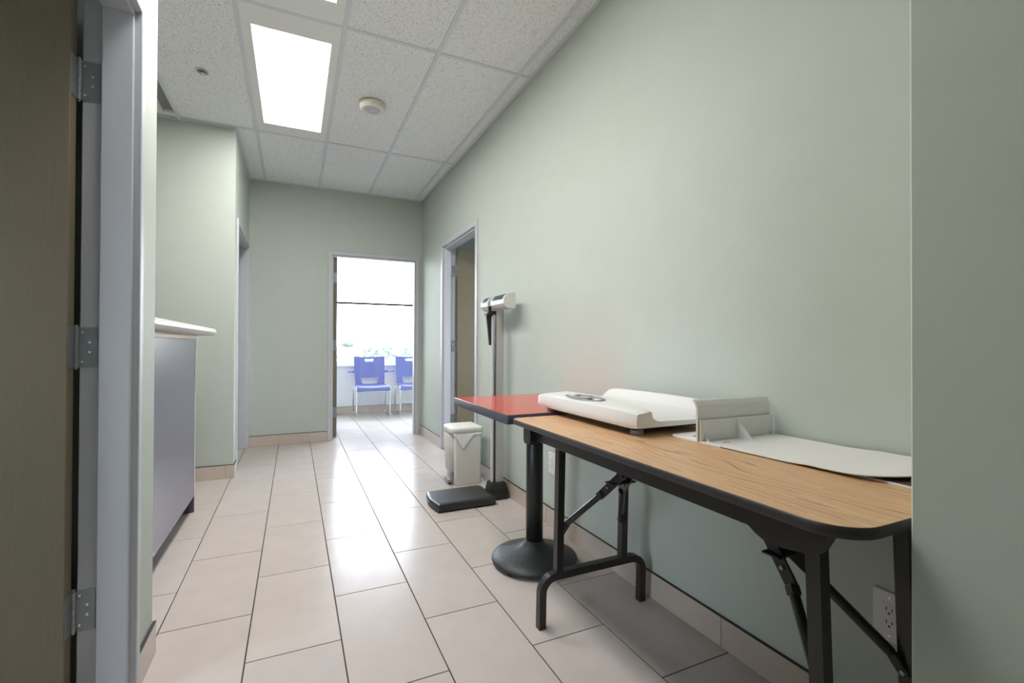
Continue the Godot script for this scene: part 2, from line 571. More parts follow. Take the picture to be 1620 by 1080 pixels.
func build_ceiling() -> void:
	var st := mk()
	box(st, Vector3(-3.2, CEIL + 0.09, -7.68), Vector3(3.3, CEIL + 0.25, 2.7))
	var c := struct("ceiling", st, M.slab, "suspended ceiling of speckled white lay-in tiles")
	# plain board over the other rooms
	for r in [[RW + 0.01, 3.2, FZ, -2.6], [-0.7, 3.2, BZ, FZ - T], [-3.1, LW - T, -1.84, 1.6], [-3.1, LW - T, FZ, -4.28 - T]]:
		st = mk()
		box(st, Vector3(r[0], CEIL, r[2]), Vector3(r[1], CEIL + 0.02, r[3]))
		obj("ceiling_board", st, M.slab, c)
	var xs := []
	for k in range(-5, 5): xs.append(-0.2805 + 0.518 * k)
	var zs := []
	for k in range(-4, 4): zs.append(-2.657 - 1.576 * k)     # 0.495 is near, -5.8 lies past the far wall
	var rects := []
	for i in xs.size() - 1:
		for j in zs.size() - 1:
			var x0: float = maxf(xs[i], -3.1); var x1: float = minf(xs[i + 1], RW)
			var z1: float = minf(zs[j], 2.6); var z0: float = maxf(zs[j + 1], FZ)
			if x1 - x0 < 0.01 or z1 - z0 < 0.01: continue
			if i == 5 and (j == 3 or j == 4): continue           # the troffers
			if i == 3 and j == 4: continue           # the air slot
			if x1 <= LW and z1 < -4.2: continue
			rects.append([x0, x1, z0, z1, i, j])
	for r in rects:
		var parts := [r]
		if r[4] <= 4 and r[1] > LW and r[0] < LW:
			# the column that the left wall cuts: whole over the reception, else only its corridor side
			if r[2] < -4.28 and r[3] < -4.2: parts = [[LW, r[1], r[2], r[3]]]
			elif r[3] > -1.955 and r[2] < -1.955: parts = [[LW, r[1], -1.955, r[3]], [r[0], r[1], r[2], -1.955]]
			elif r[2] >= -1.955: parts = [[LW, r[1], r[2], r[3]]]
		elif r[1] <= LW:
			if r[2] >= -1.955: continue
			parts = [[r[0], r[1], maxf(r[2], -4.28), minf(r[3], -1.955)]]
		for p in parts:
			if p[1] - p[0] < 0.02 or p[3] - p[2] < 0.02: continue
			st = mk()
			box(st, Vector3(p[0] + 0.003, CEIL + 0.006, p[2] + 0.003), Vector3(p[1] - 0.003, CEIL + 0.021, p[3] - 0.003), 0.001)
			obj("ceiling_tile", st, M.ceil_tile, c)
	# tees
	var hw := 0.012
	for k in range(-5, 4):
		var x: float = -0.2805 + 0.518 * k
		st = mk()
		if x > LW: box(st, Vector3(x - hw, CEIL, FZ), Vector3(x + hw, CEIL + 0.03, 2.6), 0.0008)
		else: box(st, Vector3(x - hw, CEIL, -4.28), Vector3(x + hw, CEIL + 0.03, -1.955), 0.0008)
		obj("ceiling_tee", st, M.tee, c)
	for k in range(-3, 2):
		var z := -2.657 - 1.576 * k
		st = mk()
		var x0 := LW
		if z < -2.0 and z > -4.28: x0 = -3.1
		box(st, Vector3(x0, CEIL + 0.0004, z - hw), Vector3(RW, CEIL + 0.028, z + hw), 0.0008)
		obj("cross_tee", st, M.tee, c)
	# wall angle
	st = mk()
	for a in [[RW - 0.022, RW, FZ, NZ], [LW, RW, FZ, FZ + 0.022], [LW, LW + 0.022, FZ, -4.28], [-3.1, LW, -4.28, -4.258], [NX - 0.022, NX, NZ, 2.6]]:
		box(st, Vector3(a[0], CEIL - 0.0012, a[2]), Vector3(a[1], CEIL + 0.03, a[3]), 0.0006)
	obj("wall_angle", st, M.tee, c)

# ---------------------------------------------------------------- doors
# local axes of an opening: x along the wall, y up, z towards the corridor; the corridor face is z = 0
func door(called: String, label: String, at: Vector3, turn: float, w: float, fw: float, hinge_at: int, leaf: bool, hinge_y: Array, gap := 0.006) -> void:
	var d := base(called, label, at)
	d.rotation.y = turn
	var X := Transform3D(Basis(Vector3.UP, turn), at)
	var out := 0.012
	var D := T + 0.0
	var add := func(called2: String, boxes: Array, m: Material, bev: float, parent: Node) -> MeshInstance3D:
		var st := mk()
		for b in boxes:
			var lo := Vector3(b[0], b[2], b[4]); var hi := Vector3(b[1], b[3], b[5])
			boxt(st, X * Transform3D(Basis(), (lo + hi) / 2), (hi - lo).abs() / 2, bev)
		return obj(called2, st, m, parent)
	for s in 2:
		var x0: float = -fw if s == 0 else w
		var x1: float = 0.0 if s == 0 else w + fw
		var q0: float = 0.0 if s == 0 else w - 0.016
		var q1: float = 0.016 if s == 0 else w
		add.call("jamb", [[x0, x1, 0, DH + fw, -D - out, out]], M.frame, 0.0025, d)
		add.call("door_stop", [[q0, q1, 0, DH, -D + 0.036, -0.006]], M.frame, 0.002, d)
	add.call("head", [[0, w, DH, DH + fw, -D - out, out]], M.frame, 0.0025, d)
	add.call("head_stop", [[0.016, w - 0.016, DH - 0.016, DH, -D + 0.036, -0.006]], M.frame, 0.002, d)
	if not leaf: return
	var hx: float = 0.0 if hinge_at == 0 else w
	var sg: float = 1.0 if hinge_at == 0 else -1.0
	var zp := -D - out - 0.006
	var la: float = hx + sg * gap
	var lb: float = hx + sg * (gap + 0.044)
	var lf: MeshInstance3D = add.call("door_leaf", [[minf(la, lb), maxf(la, lb), 0.012, DH - 0.004, zp - 0.004 - (w - 0.02), zp - 0.004]], M.door, 0.0015, d)
	lf.set_meta("label", "olive brown wood door leaf standing open")
	for hy in hinge_y:
		var h: float = 0.0575
		var st := mk()
		# plate on the jamb's rebate, plate on the edge of the leaf, knuckled barrel
		var pa := hx; var pb: float = hx + sg * 0.0022
		var lo := Vector3(minf(pa, pb), hy - h, zp + 0.004); var hi := Vector3(maxf(pa, pb), hy + h, -D + 0.030)
		boxt(st, X * Transform3D(Basis(), (lo + hi) / 2), (hi - lo) / 2, 0.0006)
		lo = Vector3(minf(la, lb) + 0.004, hy - h, zp - 0.0045); hi = Vector3(maxf(la, lb), hy + h, zp - 0.0022)
		boxt(st, X * Transform3D(Basis(), (lo + hi) / 2), (hi - lo) / 2, 0.0006)
		var bx: float = hx + sg * 0.004
		for k in 5:
			var y0: float = hy - h + k * h * 0.4
			tube(st, [X * Vector3(bx, y0 + 0.0006, zp), X * Vector3(bx, y0 + h * 0.4 - 0.0006, zp)], 0.0068, 12)
		for e in [-1, 1]:
			tube(st, [X * Vector3(bx, hy + e * h, zp), X * Vector3(bx, hy + e * (h + 0.006), zp)], 0.0055, 10, 0.0, 0.004)
		var hg := obj("hinge", st, M.hinge, d)
		for q in [[-0.042, -0.011], [-0.014, 0.006], [0.014, 0.006], [0.042, -0.011]]:
			var s2 := mk()
			var p := X * Vector3(hx + sg * 0.0022, hy + q[0], -D + 0.006 + q[1])
			var n := X.basis * Vector3(sg, 0, 0)
			tube(s2, [p, p + n * 0.0012], 0.0042, 12, 0.0, 0.0034)
			obj("screw", s2, M.screw, hg)

func build_doors() -> void:
	var hy := [0.29, 1.04, 1.805]
	door("door_1", "near left grey door frame with olive door swung open", Vector3(LW, 0, -0.822), PI / 2, 0.914, 0.036, 1, true, hy)
	door("door_2", "grey door frame in the right wall behind the standing scale", Vector3(RW, 0, -4.60), -PI / 2, 0.945, 0.050, 0, true, hy)
	door("door_3", "doorway in the end wall opening to the bright room", Vector3(0.371, 0, FZ), 0.0, 0.926, 0.038, 0, true, hy, 0.022)
	door("door_4", "grey door frame in the far left wall", Vector3(LW, 0, -4.45), PI / 2, 0.99, 0.040, 1, false, hy)

# ---------------------------------------------------------------- skirting
func skirting(called: String, a: Vector3, b: Vector3, n: Vector3, joints: Array, label: String) -> void:
	var d := base(called, label, a)
	var dir := (b - a).normalized()
	var cuts := [0.0]
	cuts.append_array(joints)
	cuts.append((b - a).length())
	var k := 0
	for i in cuts.size() - 1:
		var st := mk()
		var p: Vector3 = a + dir * (cuts[i] + 0.001)
		var q: Vector3 = a + dir * (cuts[i + 1] - 0.001)
		if q.distance_to(p) < 0.01: continue
		box(st, p, q + n * 0.0095 + Vector3(0, 0.104, 0), 0.0012)
		obj("base_tile", st, M.base_tiles[k % 3], d)
		k += 1
	var s2 := mk()
	box(s2, a + Vector3(0, 0.1045, 0), b + n * 0.0105 + Vector3(0, 0.108, 0), 0.0006)
	obj("dark_top_line", s2, M.dark_strip, d)  # thin dark line along the top of the skirting tiles

func every(length: float, first: float, step: float) -> Array:
	var out := []
	var v := first
	while v < length - 0.02:
		if v > 0.02: out.append(v)
		v += step
	return out

func build_baseboards() -> void:
	skirting("baseboard_right", Vector3(RW, 0, NZ), Vector3(RW, 0, -3.60), Vector3(-1, 0, 0), every(3.2, 1.807 - 0.40 - 1.25, 0.625), "tiled skirting along the right wall under the tables")
	skirting("baseboard_right_far", Vector3(RW, 0, -4.652), Vector3(RW, 0, FZ), Vector3(-1, 0, 0), [0.30], "short tiled skirting between the right door and the corner")
	skirting("baseboard_far", Vector3(LW, 0, FZ), Vector3(0.331, 0, FZ), Vector3(0, 0, 1), [0.288, 0.59], "beige tiled skirting of the end wall")
	skirting("baseboard_column", Vector3(-3.0, 0, -4.28), Vector3(LW + 0.0095, 0, -4.28), Vector3(0, 0, 1), every(2.6, 0.1, 0.302), "beige tiled skirting below the cream wall end")
	skirting("baseboard_column_return", Vector3(LW, 0, -4.28), Vector3(LW, 0, -4.405), Vector3(1, 0, 0), [], "short skirting return beside the far left door frame")
	skirting("baseboard_left", Vector3(LW, 0, -1.776), Vector3(LW, 0, -1.968), Vector3(1, 0, 0), [], "grey skirting tile at the foot of the near left wall end")
	skirting("baseboard_back", Vector3(-0.7, 0, BZ), Vector3(3.2, 0, BZ), Vector3(0, 0, 1), every(3.9, 0.55, 0.604), "pale tiled skirting of the bright room")

# ---------------------------------------------------------------- ceiling fittings
func troffer(label: String, x0: float, z0: float, z1: float, energy: float, glow: float) -> void:
	var x1 := x0 + 0.494
	var t := thing("ceiling_light", label, "ceiling light", Vector3((x0 + x1) / 2, CEIL, (z0 + z1) / 2), "troffers in the suspended ceiling")
	var lx0 := x0 + 0.048; var lx1 := x1 - 0.046
	var lz0 := z0 + 0.165; var lz1 := z1 - 0.165
	var st := mk()
	var y := CEIL + 0.002
	box(st, Vector3(x0, y, z0), Vector3(x1, y + 0.02, lz0), 0.001)
	box(st, Vector3(x0, y, lz1), Vector3(x1, y + 0.02, z1), 0.001)
	box(st, Vector3(x0, y, lz0), Vector3(lx0, y + 0.02, lz1), 0.001)
	box(st, Vector3(lx1, y, lz0), Vector3(x1, y + 0.02, lz1), 0.001)
	obj("frame", st, M.fixture, t)
	st = mk()
	box(st, Vector3(lx0 - 0.005, y + 0.012, lz0 - 0.005), Vector3(lx1 + 0.005, y + 0.018, lz1 + 0.005))
	obj("light_lens", st, lens_mat(glow), t)
	var l := AreaLight3D.new()
	l.name = "troffer_light"
	l.area_size = Vector2(lx1 - lx0, lz1 - lz0)
	l.light_energy = energy
	l.light_color = Color(1.0, 0.995, 0.985)
	l.area_range = 12.0
	l.area_attenuation = 2.0
	l.shadow_enabled = true
	t.add_child(l)
	l.position = Vector3(0, 0.008, 0)
	l.rotation_degrees = Vector3(-90, 0, 0)

func build_lights() -> void:
	var e := 2.05
	troffer("lit ceiling panel light beside the round ceiling detector", -0.2685, -4.221, -2.669, e, 1.25)
	troffer("lit ceiling panel light cut off by the top edge of the picture", -0.2685, -2.645, -1.093, e, 1.25)
	# lamp in the room behind the near left door: its light comes through the open doorway onto the jamb
	troffer("ceiling panel light in the room behind the near left door", -1.50, -1.30, 0.25, 1.3, 1.25)

	# round detector
	var c := Vector3(0.492, CEIL, -3.415)
	var t := thing("ceiling_detector", "round white detector on the ceiling right of the lit panel", "detector", c)
	var st := mk()
	lathe(st, c, [[0.0, 0.0], [0.086, 0.0], [0.088, -0.006], [0.087, -0.030], [0.083, -0.036], [0.0, -0.036]], 40)
	obj("housing", st, M.sensor_beige, t)
	st = mk()
	lathe(st, c, [[0.081, -0.035], [0.081, -0.040], [0.076, -0.043], [0.058, -0.0425], [0.054, -0.040], [0.0, -0.039]], 40)
	obj("cover", st, M.white_plastic, t)
	st = mk()
	lathe(st, c, [[0.052, -0.040], [0.046, -0.0440], [0.0, -0.0455]], 32)
	obj("grille", st, mat(rgb(192, 194, 198), 0.4), t)
	st = mk()
	lathe(st, c, [[0.011, -0.044], [0.008, -0.049], [0.0, -0.051]], 16)
	obj("indicator_lens", st, M.white_plastic, t)

	# recessed sprinkler
	c = Vector3(-0.533, CEIL + 0.003, -3.465)
	t = thing("sprinkler", "small recessed sprinkler in the ceiling left of the lit panel", "sprinkler", c)
	st = mk()
	lathe(st, c, [[0.040, 0.0], [0.040, -0.003], [0.036, -0.004], [0.029, -0.002], [0.027, 0.004]], 28)
	obj("escutcheon", st, M.white_plastic, t)
	st = mk()
	lathe(st, c, [[0.027, 0.003], [0.024, -0.0015], [0.0, -0.002]], 24)
	obj("recess", st, mat(rgb(112, 112, 108), 0.5), t)
	st = mk()
	tube(st, [c + Vector3(0, 0, 0), c + Vector3(0, -0.014, 0)], 0.005, 10)
	lathe(st, c, [[0.0, -0.010], [0.013, -0.012], [0.013, -0.0145], [0.0, -0.0145]], 16)
	obj("deflector", st, M.chrome, t)

	# air slot by the reception
	var s0 := -0.884; var s1 := -0.806
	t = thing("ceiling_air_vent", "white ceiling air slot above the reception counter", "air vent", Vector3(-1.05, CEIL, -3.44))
	st = mk()
	box(st, Vector3(-1.305, CEIL + 0.002, -4.221), Vector3(s0, CEIL + 0.012, -2.669), 0.001)
	box(st, Vector3(s0, CEIL + 0.002, -4.221), Vector3(s1 + 0.002, CEIL + 0.012, -4.18), 0.001)
	obj("face_plate", st, M.fixture, t)
	st = mk()
	box(st, Vector3(s0 - 0.004, CEIL + 0.011, -4.19), Vector3(s0, CEIL + 0.023, -2.69))
	box(st, Vector3(s1, CEIL + 0.004, -4.19), Vector3(s1 + 0.005, CEIL + 0.023, -2.69))
	box(st, Vector3(s0 - 0.004, CEIL + 0.011, -4.195), Vector3(s1 + 0.005, CEIL + 0.023, -4.18))
	obj("slot_rim", st, M.slab, t)
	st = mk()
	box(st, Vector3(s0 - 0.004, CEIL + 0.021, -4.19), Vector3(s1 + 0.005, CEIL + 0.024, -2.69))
	obj("slot_shade_backing", st, mat(rgb(138, 138, 132), 0.7), t)  # grey colour stands in for the shade of a deeper slot

# ---------------------------------------------------------------- reception counter
func build_counter() -> void:
	var px := -0.562
	var t := thing("reception_counter", "reception counter with grey-violet front panel and rounded pale top", "counter", Vector3(-0.8, 0, -2.8))
	var st := mk()
	box(st, Vector3(px, 0.10, -1.97), Vector3(px - 0.02, 1.098, -3.495), 0.0015)
	obj("front_panel", st, M.laminate, t)
	st = mk()
	box(st, Vector3(px + 0.0, 0.0, -3.497), Vector3(-0.98, 1.098, -3.517), 0.001)
	obj("end_panel", st, M.laminate_edge, t)
	st = mk()
	box(st, Vector3(px + 0.002, 0.10, -3.497), Vector3(px - 0.001, 1.098, -3.519), 0.0006)
	obj("edge_strip", st, M.counter, t)
	st = mk()
	box(st, Vector3(px - 0.085, 0.0, -1.97), Vector3(px - 0.10, 0.10, -3.495))
	obj("toe_kick", st, M.laminate_edge, t)
	st = mk()
	box(st, Vector3(px + 0.012, 1.080, -1.97), Vector3(px - 0.03, 1.105, -3.50), 0.002)
	obj("batten", st, M.counter_wood, t)
	st = mk()
	var y0 := 1.104; var y1 := 1.150
	var lay := []
	for i in 9:
		var a := -PI / 2 + PI * i / 8
		lay.append([0.022 * (1 - cos(a)), (y0 + y1) / 2 + sin(a) * 0.023])
	slab(st, -1.0, -0.452, -3.585, -1.97, [0.005, 0.005, 0.06, 0.03], lay, 8)
	obj("countertop", st, M.counter, t)

# ---------------------------------------------------------------- tables
func build_red_table() -> void:
	var y := 1.05 - 0.266
	var x0 := 0.736; var x1 := 1.348
	var z0 := -2.283; var z1 := -1.6255
	var t := thing("pedestal_table", "red-topped pedestal table with a dark edge and round black base", "table", Vector3(1.06, 0, -1.99))
	var st := mk()
	slab(st, x0, x1, z0, z1, [0.004, 0.004, 0.004, 0.004], [[0.0, y - 0.036], [0.0, y - 0.0015], [0.0012, y - 0.0006]], 3)
	obj("edge_band", st, M.edge_blue, t)
	st = mk()
	slab(st, x0 + 0.0025, x1 - 0.0025, z0 + 0.0025, z1 - 0.0025, [0.003, 0.003, 0.003, 0.003], [[0.0, y - 0.004], [0.0, y - 0.0004], [0.0008, y]], 3)
	obj("tabletop", st, M.red, t)
	var c := Vector3(1.066, 0, -2.03)
	st = mk()
	lathe(st, c, [[0.0, 0.08], [0.041, 0.08], [0.041, y - 0.04], [0.0, y - 0.04]], 32)
	obj("column", st, M.black, t)
	st = mk()
	for k in 2:
		var d := Vector3(1, 0, 1).normalized() if k == 0 else Vector3(1, 0, -1).normalized()
		bar(st, c - d * 0.24 + Vector3(0, y - 0.045, 0), c + d * 0.24 + Vector3(0, y - 0.045, 0), Vector3.UP, 0.018, 0.05)
	obj("spider", st, M.black, t)
	st = mk()
	lathe(st, c, [[0.0, 0.016], [0.195, 0.014], [0.206, 0.017], [0.2085, 0.024], [0.205, 0.032], [0.165, 0.046], [0.11, 0.064], [0.07, 0.079], [0.052, 0.092], [0.046, 0.104], [0.0415, 0.107], [0.041, 0.108]], 64)
	obj("base", st, M.cast, t)
	for k in 4:
		var a := PI / 4 + k * PI / 2 + 0.35
		st = mk()
		var p := c + Vector3(cos(a) * 0.175, 0, sin(a) * 0.175)
		lathe(st, p, [[0.0, 0.0], [0.016, 0.0], [0.018, 0.004], [0.018, 0.016], [0.0, 0.017]], 14)
		obj("glide", st, M.black, t)

func build_wood_table() -> void:
	var y := 1.05 - 0.275
	var x0 := 0.742; var x1 := 1.350
	var z0 := -1.610; var z1 := -0.4125
	var t := thing("folding_table", "folding table with oak laminate top and black steel legs", "table", Vector3(1.05, 0, -1.01))
	var rr := [0.075, 0.055, 0.055, 0.03]
	var st := mk()
	slab(st, x0, x1, z0, z1, rr, [[0.004, y - 0.020], [0.0, y - 0.016], [0.0, y - 0.003], [0.0025, y - 0.0005]], 10)
	obj("edge_molding", st, M.edge, t)
	st = mk()
	slab(st, x0 + 0.003, x1 - 0.003, z0 + 0.003, z1 - 0.003, rr.map(func(q): return q - 0.003), [[0.0, y - 0.004], [0.0, y - 0.0004], [0.0006, y]], 10)
	obj("tabletop", st, M.oak, t)
	# apron rails along both long sides and across the ends
	for sx in 2:
		st = mk()
		var ax: float = x0 + 0.052 if sx == 0 else x1 - 0.070
		box(st, Vector3(ax, y - 0.070, -1.500), Vector3(ax + 0.018, y - 0.02, -0.62), 0.002)
		obj("apron", st, M.black_metal, t)
	for e in 2:
		var zl := -1.53 if e == 0 else -0.561
		var s := -1.0 if e == 0 else 1.0
		# corner housings: folded plates that hold the leg pivots
		for sx in 2:
			st = mk()
			var ax: float = x0 + 0.050 if sx == 0 else x1 - 0.078
			if e == 1:
				prism(st, Vector3(ax, 0, 0), Vector3(0, 0, 1), Vector3(0, 1, 0), Vector3(0.028, 0, 0), [Vector2(-0.628, y - 0.02), Vector2(-0.475, y - 0.02), Vector2(-0.478, y - 0.036), Vector2(-0.496, y - 0.070), Vector2(-0.503, y - 0.076), Vector2(-0.560, y - 0.085), Vector2(-0.592, y - 0.086), Vector2(-0.612, y - 0.078), Vector2(-0.628, y - 0.068)])
			else:
				prism(st, Vector3(ax - 0.022, 0, 0), Vector3(0, 0, 1), Vector3(0, 1, 0), Vector3(0.034, 0, 0), [Vector2(-1.555, y - 0.02), Vector2(-1.555, y - 0.074), Vector2(-1.547, y - 0.084), Vector2(-1.51, y - 0.084), Vector2(-1.500, y - 0.07), Vector2(-1.500, y - 0.02)])
			obj("corner_bracket", st, M.black_metal, t)
		# H leg: two uprights, a floor bar with down-turned ends
		var sl := 0.028
		var zt := zl - s * 0.012          # top
		var zb := zl + s * 0.012           # bottom: the legs splay outwards
		var zy := func(h: float) -> float: return lerpf(zb, zt, clampf(h / (y - 0.03), 0, 1))
		for ux in [0.908, 1.206]:
			st = mk()
			sqtube(st, [Vector3(ux, y - 0.025, zt), Vector3(ux, 0.19, zy.call(0.19))], sl)
			obj("leg", st, M.black_metal, t)
		st = mk()
		var fx0 := 0.838; var fx1 := 1.305
		var r := 0.058
		var hb := 0.188
		var pts := [Vector3(fx0, 0.0, zb)]
		for p in arc(Vector3(fx0 + r, hb - r, 0), Vector3(-1, 0, 0), Vector3.UP, r, 0, PI / 2, 8):
			pts.append(Vector3(p.x, p.y, zy.call(p.y)))
		for p in arc(Vector3(fx1 - r, hb - r, 0), Vector3.UP, Vector3(1, 0, 0), r, 0, PI / 2, 8):
			pts.append(Vector3(p.x, p.y, zy.call(p.y)))
		pts.append(Vector3(fx1, 0.0, zb))
		sqtube(st, pts, sl)
		obj("foot_bar", st, M.black_metal, t)
		# cross pivot rod, folding brace with two arms
		st = mk()
		tube(st, [Vector3(x0 + 0.07, y - 0.031, zt), Vector3(x1 - 0.07, y - 0.031, zt)], 0.009, 10)
		obj("pivot_rod", st, M.black_metal, t)
		var zj := zl - s * 0.13
		var ztop := zl - s * 0.255
		var join := [Vector3(1.012, 0.517, zj), Vector3(1.100, 0.517, zj)]
		var tip := [Vector3(1.038, 0.605, zl - s * 0.215), Vector3(1.074, 0.605, zl - s * 0.215)]
		for k in 2:
			st = mk()
			bar(st, join[k] + (join[k] - tip[k]) * 0.05, tip[k], Vector3(1, 0, 0), 0.006, 0.032, 0.001)
			bar(st, tip[k] - Vector3(0, 0.012, 0), Vector3(tip[k].x, y - 0.028, ztop), Vector3(1, 0, 0), 0.004, 0.028, 0.001)
			obj("brace_plate", st, M.black_metal, t)
			st = mk()
			var rv: Vector3 = join[k].lerp(tip[k], 0.3)
			tube(st, [rv + Vector3(-0.008, 0, 0), rv + Vector3(0.008, 0, 0)], 0.005, 8)
			obj("rivet", st, M.hinge, t)
		st = mk()
		var lk: Vector3 = join[0].lerp(tip[0], 0.55)
		var lk2: Vector3 = join[1].lerp(tip[1], 0.55)
		bar(st, lk + Vector3(-0.022, 0, 0), lk2 + Vector3(0.022, 0, 0), Vector3.UP, 0.005, 0.045, 0.001)
		obj("brace_lock", st, M.black_metal, t)
		st = mk()
		tube(st, [tip[0] + Vector3(-0.01, -0.01, 0), tip[1] + Vector3(0.01, -0.01, 0)], 0.006, 8)
		obj("brace_pin", st, M.black_metal, t)
		st = mk()
		box(st, Vector3(1.02, y - 0.032, ztop - 0.02), Vector3(1.10, y - 0.02, ztop + 0.02), 0.002)
		obj("brace_mount", st, M.black_metal, t)
		st = mk()
		if e == 0: bar(st, lk, Vector3(1.20, y - 0.19, zy.call(y - 0.19)), Vector3.UP, 0.014, 0.006)
		else: prism(st, Vector3(0, 0, zj + 0.02), Vector3(1, 0, 0), Vector3(0, 1, 0), Vector3(0, 0, 0.005), [Vector2(0.965, 0.60), Vector2(1.10, 0.60), Vector2(1.08, 0.545), Vector2(1.03, 0.545)])
		obj("brace_web", st, M.black_metal, t)
		for k in 2:
			var ux: float = 0.920 if k == 0 else 1.195
			var fy := 0.355
			st = mk()
			var a: Vector3 = join[k]
			var b := Vector3(ux, fy, zy.call(fy))
			var mid := a.lerp(b, 0.84) + Vector3(0, 0.006, 0)
			tube(st, [a, mid], 0.0115, 10)
			bar(st, mid, b + Vector3(0, -0.012, 0), Vector3(1, 0, 0), 0.012, 0.022, 0.002)
			bar(st, a.lerp(mid, 0.12), a, Vector3(1, 0, 0), 0.024, 0.024, 0.003)
			obj("brace_arm", st, M.black_metal, t)
			st = mk()
			tube(st, [b + Vector3(-0.018, 0, 0), b + Vector3(0.018, 0, 0)], 0.005, 8)
			obj("bolt", st, M.hinge, t)

# ---------------------------------------------------------------- standing scale
func build_physician_scale() -> void:
	var t := thing("standing_scale", "physician's standing scale with black platform and tall aluminium column", "weighing scale", Vector3(1.05, 0, -2.99))
	# platform: bowed front edge, sloping skirt
	var plat := func(inset: float, y: float) -> Array:
		var out := []
		var x0: float = 0.822 + inset; var x1: float = 1.214 - inset
		var z0: float = -3.150 + inset; var z1: float = -2.845 - inset
		var n := 10
		for i in n + 1:           # bowed edge facing the corridor, from far to near
			var f := float(i) / n
			out.append(Vector3(x0 - 0.020 * sin(PI * f), y, lerpf(z0, z1, f)))
		for p in ring(x0, x1, z0, z1, [0.0, 0.02, 0.02, 0.0], y, 4).slice(5, 15):
			out.append(p)
		return out
	var st := mk()
	stack(st, [plat.call(0.006, 0.006), plat.call(0.0, 0.010), plat.call(0.0, 0.040), plat.call(0.004, 0.050), plat.call(0.014, 0.0545)], true, -1)
	obj("platform", st, M.rubber, t)
	st = mk()
	stack(st, [plat.call(0.018, 0.0540), plat.call(0.018, 0.0560), plat.call(0.020, 0.0566)])
	obj("tread_mat", st, M.rubber, t)
	for q in [[0.86, -3.11], [0.86, -2.885], [1.17, -3.11], [1.17, -2.885]]:
		st = mk()
		lathe(st, Vector3(q[0], 0, q[1]), [[0.0, 0.0], [0.016, 0.0], [0.016, 0.007], [0.0, 0.008]], 12)
		obj("foot", st, M.black, t)
	# black boot at the foot of the column
	st = mk()
	slab(st, 1.205, 1.345, -3.06, -2.925, [0.02, 0.02, 0.02, 0.02], [[0.004, 0.0], [0.0, 0.006], [0.004, 0.045], [0.016, 0.10], [0.024, 0.112]], 5)
	obj("boot", st, M.black, t)
	# column
	st = mk()
	slab(st, 1.258, 1.314, -3.025, -2.965, [0.006, 0.006, 0.006, 0.006], [[0.0, 0.05], [0.0, 1.30]], 4)
	obj("column", st, M.alu, t)
	st = mk()
	box(st, Vector3(1.2540, 0.11, -3.010), Vector3(1.2585, 1.29, -2.976), 0.001)
	obj("column_groove", st, M.dark_strip, t)
	# height rod in front of it
	st = mk()
	tube(st, [Vector3(1.240, 0.10, -2.990), Vector3(1.240, 1.25, -2.990)], 0.0105, 12)
	obj("height_rod", st, mat(rgb(214, 215, 220), 0.3), t)
	# folded black arm of the height rod
	st = mk()
	prism(st, Vector3(0, 0, -3.004), Vector3(1, 0, 0), Vector3(0, 1, 0), Vector3(0, 0, 0.016), [Vector2(1.192, 1.270), Vector2(1.240, 1.270), Vector2(1.236, 1.05), Vector2(1.216, 1.05), Vector2(1.205, 1.16)])
	bar(st, Vector3(1.215, 1.262, -3.02), Vector3(1.215, 1.262, -2.97), Vector3.UP, 0.016, 0.05)
	obj("height_arm", st, M.black, t)
	# head: two quarter-round scale housings with a gap, lying along the wall
	var prof := []
	var hx0 := 1.218; var hx1 := 1.302; var hy0 := 1.292; var hy1 := 1.392
	prof.append(Vector2(hx1, hy0)); prof.append(Vector2(hx1, hy1)); prof.append(Vector2(hx1 - 0.018, hy1))
	for i in 7:
		var a := PI / 2 * (1.0 + i / 6.0)
		prof.append(Vector2(hx1 - 0.018 + cos(a) * (hx1 - 0.018 - hx0), hy1 - 0.055 + sin(a) * 0.055))
	prof.append(Vector2(hx0, hy0 + 0.028)); prof.append(Vector2(hx0 + 0.012, hy0 + 0.010)); prof.append(Vector2(hx0 + 0.03, hy0))
	var seg := [[-3.165, -3.03, "head_left"], [-2.975, -2.755, "head_right"]]
	for s in seg:
		st = mk()
		prism(st, Vector3(0, 0, s[0]), Vector3(1, 0, 0), Vector3(0, 1, 0), Vector3(0, 0, s[1] - s[0]), prof)
		var hd := obj("scale_head", st, M.white_plastic, t)
		# dark window with its graduated strip along the curved front
		st = mk()
		var win := []
		for i in 6:
			var a := PI / 2 * (1.12 + 0.74 * i / 5.0)
			win.append(Vector2(hx1 - 0.018 + cos(a) * (hx1 - 0.018 - hx0 + 0.0012), hy1 - 0.055 + sin(a) * 0.0562))
		for i in 5:
			var a: Vector2 = win[i]; var b: Vector2 = win[i + 1]
			var za: float = s[0] + 0.022; var zb: float = s[1] - 0.022
			quad(st, Vector3(a.x, a.y, za), Vector3(b.x, b.y, za), Vector3(b.x, b.y, zb), Vector3(a.x, a.y, zb))
		obj("scale_window", st, M.pane_dark, hd)
		st = mk()
		for i in 14:
			var z: float = lerpf(s[0] + 0.03, s[1] - 0.03, i / 13.0)
			var a := PI / 2 * 1.5
			var rx := hx1 - 0.018 - hx0 + 0.0022
			for e in [[1.36, 1.46], [1.56, 1.60 + 0.08 * (i % 2)]]:
				var a0: float = PI / 2 * e[0]; var a1: float = PI / 2 * e[1]
				var p := Vector3(hx1 - 0.018 + cos(a0) * rx, hy1 - 0.055 + sin(a0) * 0.0572, z)
				var q := Vector3(hx1 - 0.018 + cos(a1) * rx, hy1 - 0.055 + sin(a1) * 0.0572, z)
				bar(st, p, q, Vector3(0, 0, 1), 0.004, 0.0006, 0.0001)
		obj("graduations", st, M.paper_blue, hd)
	st = mk()
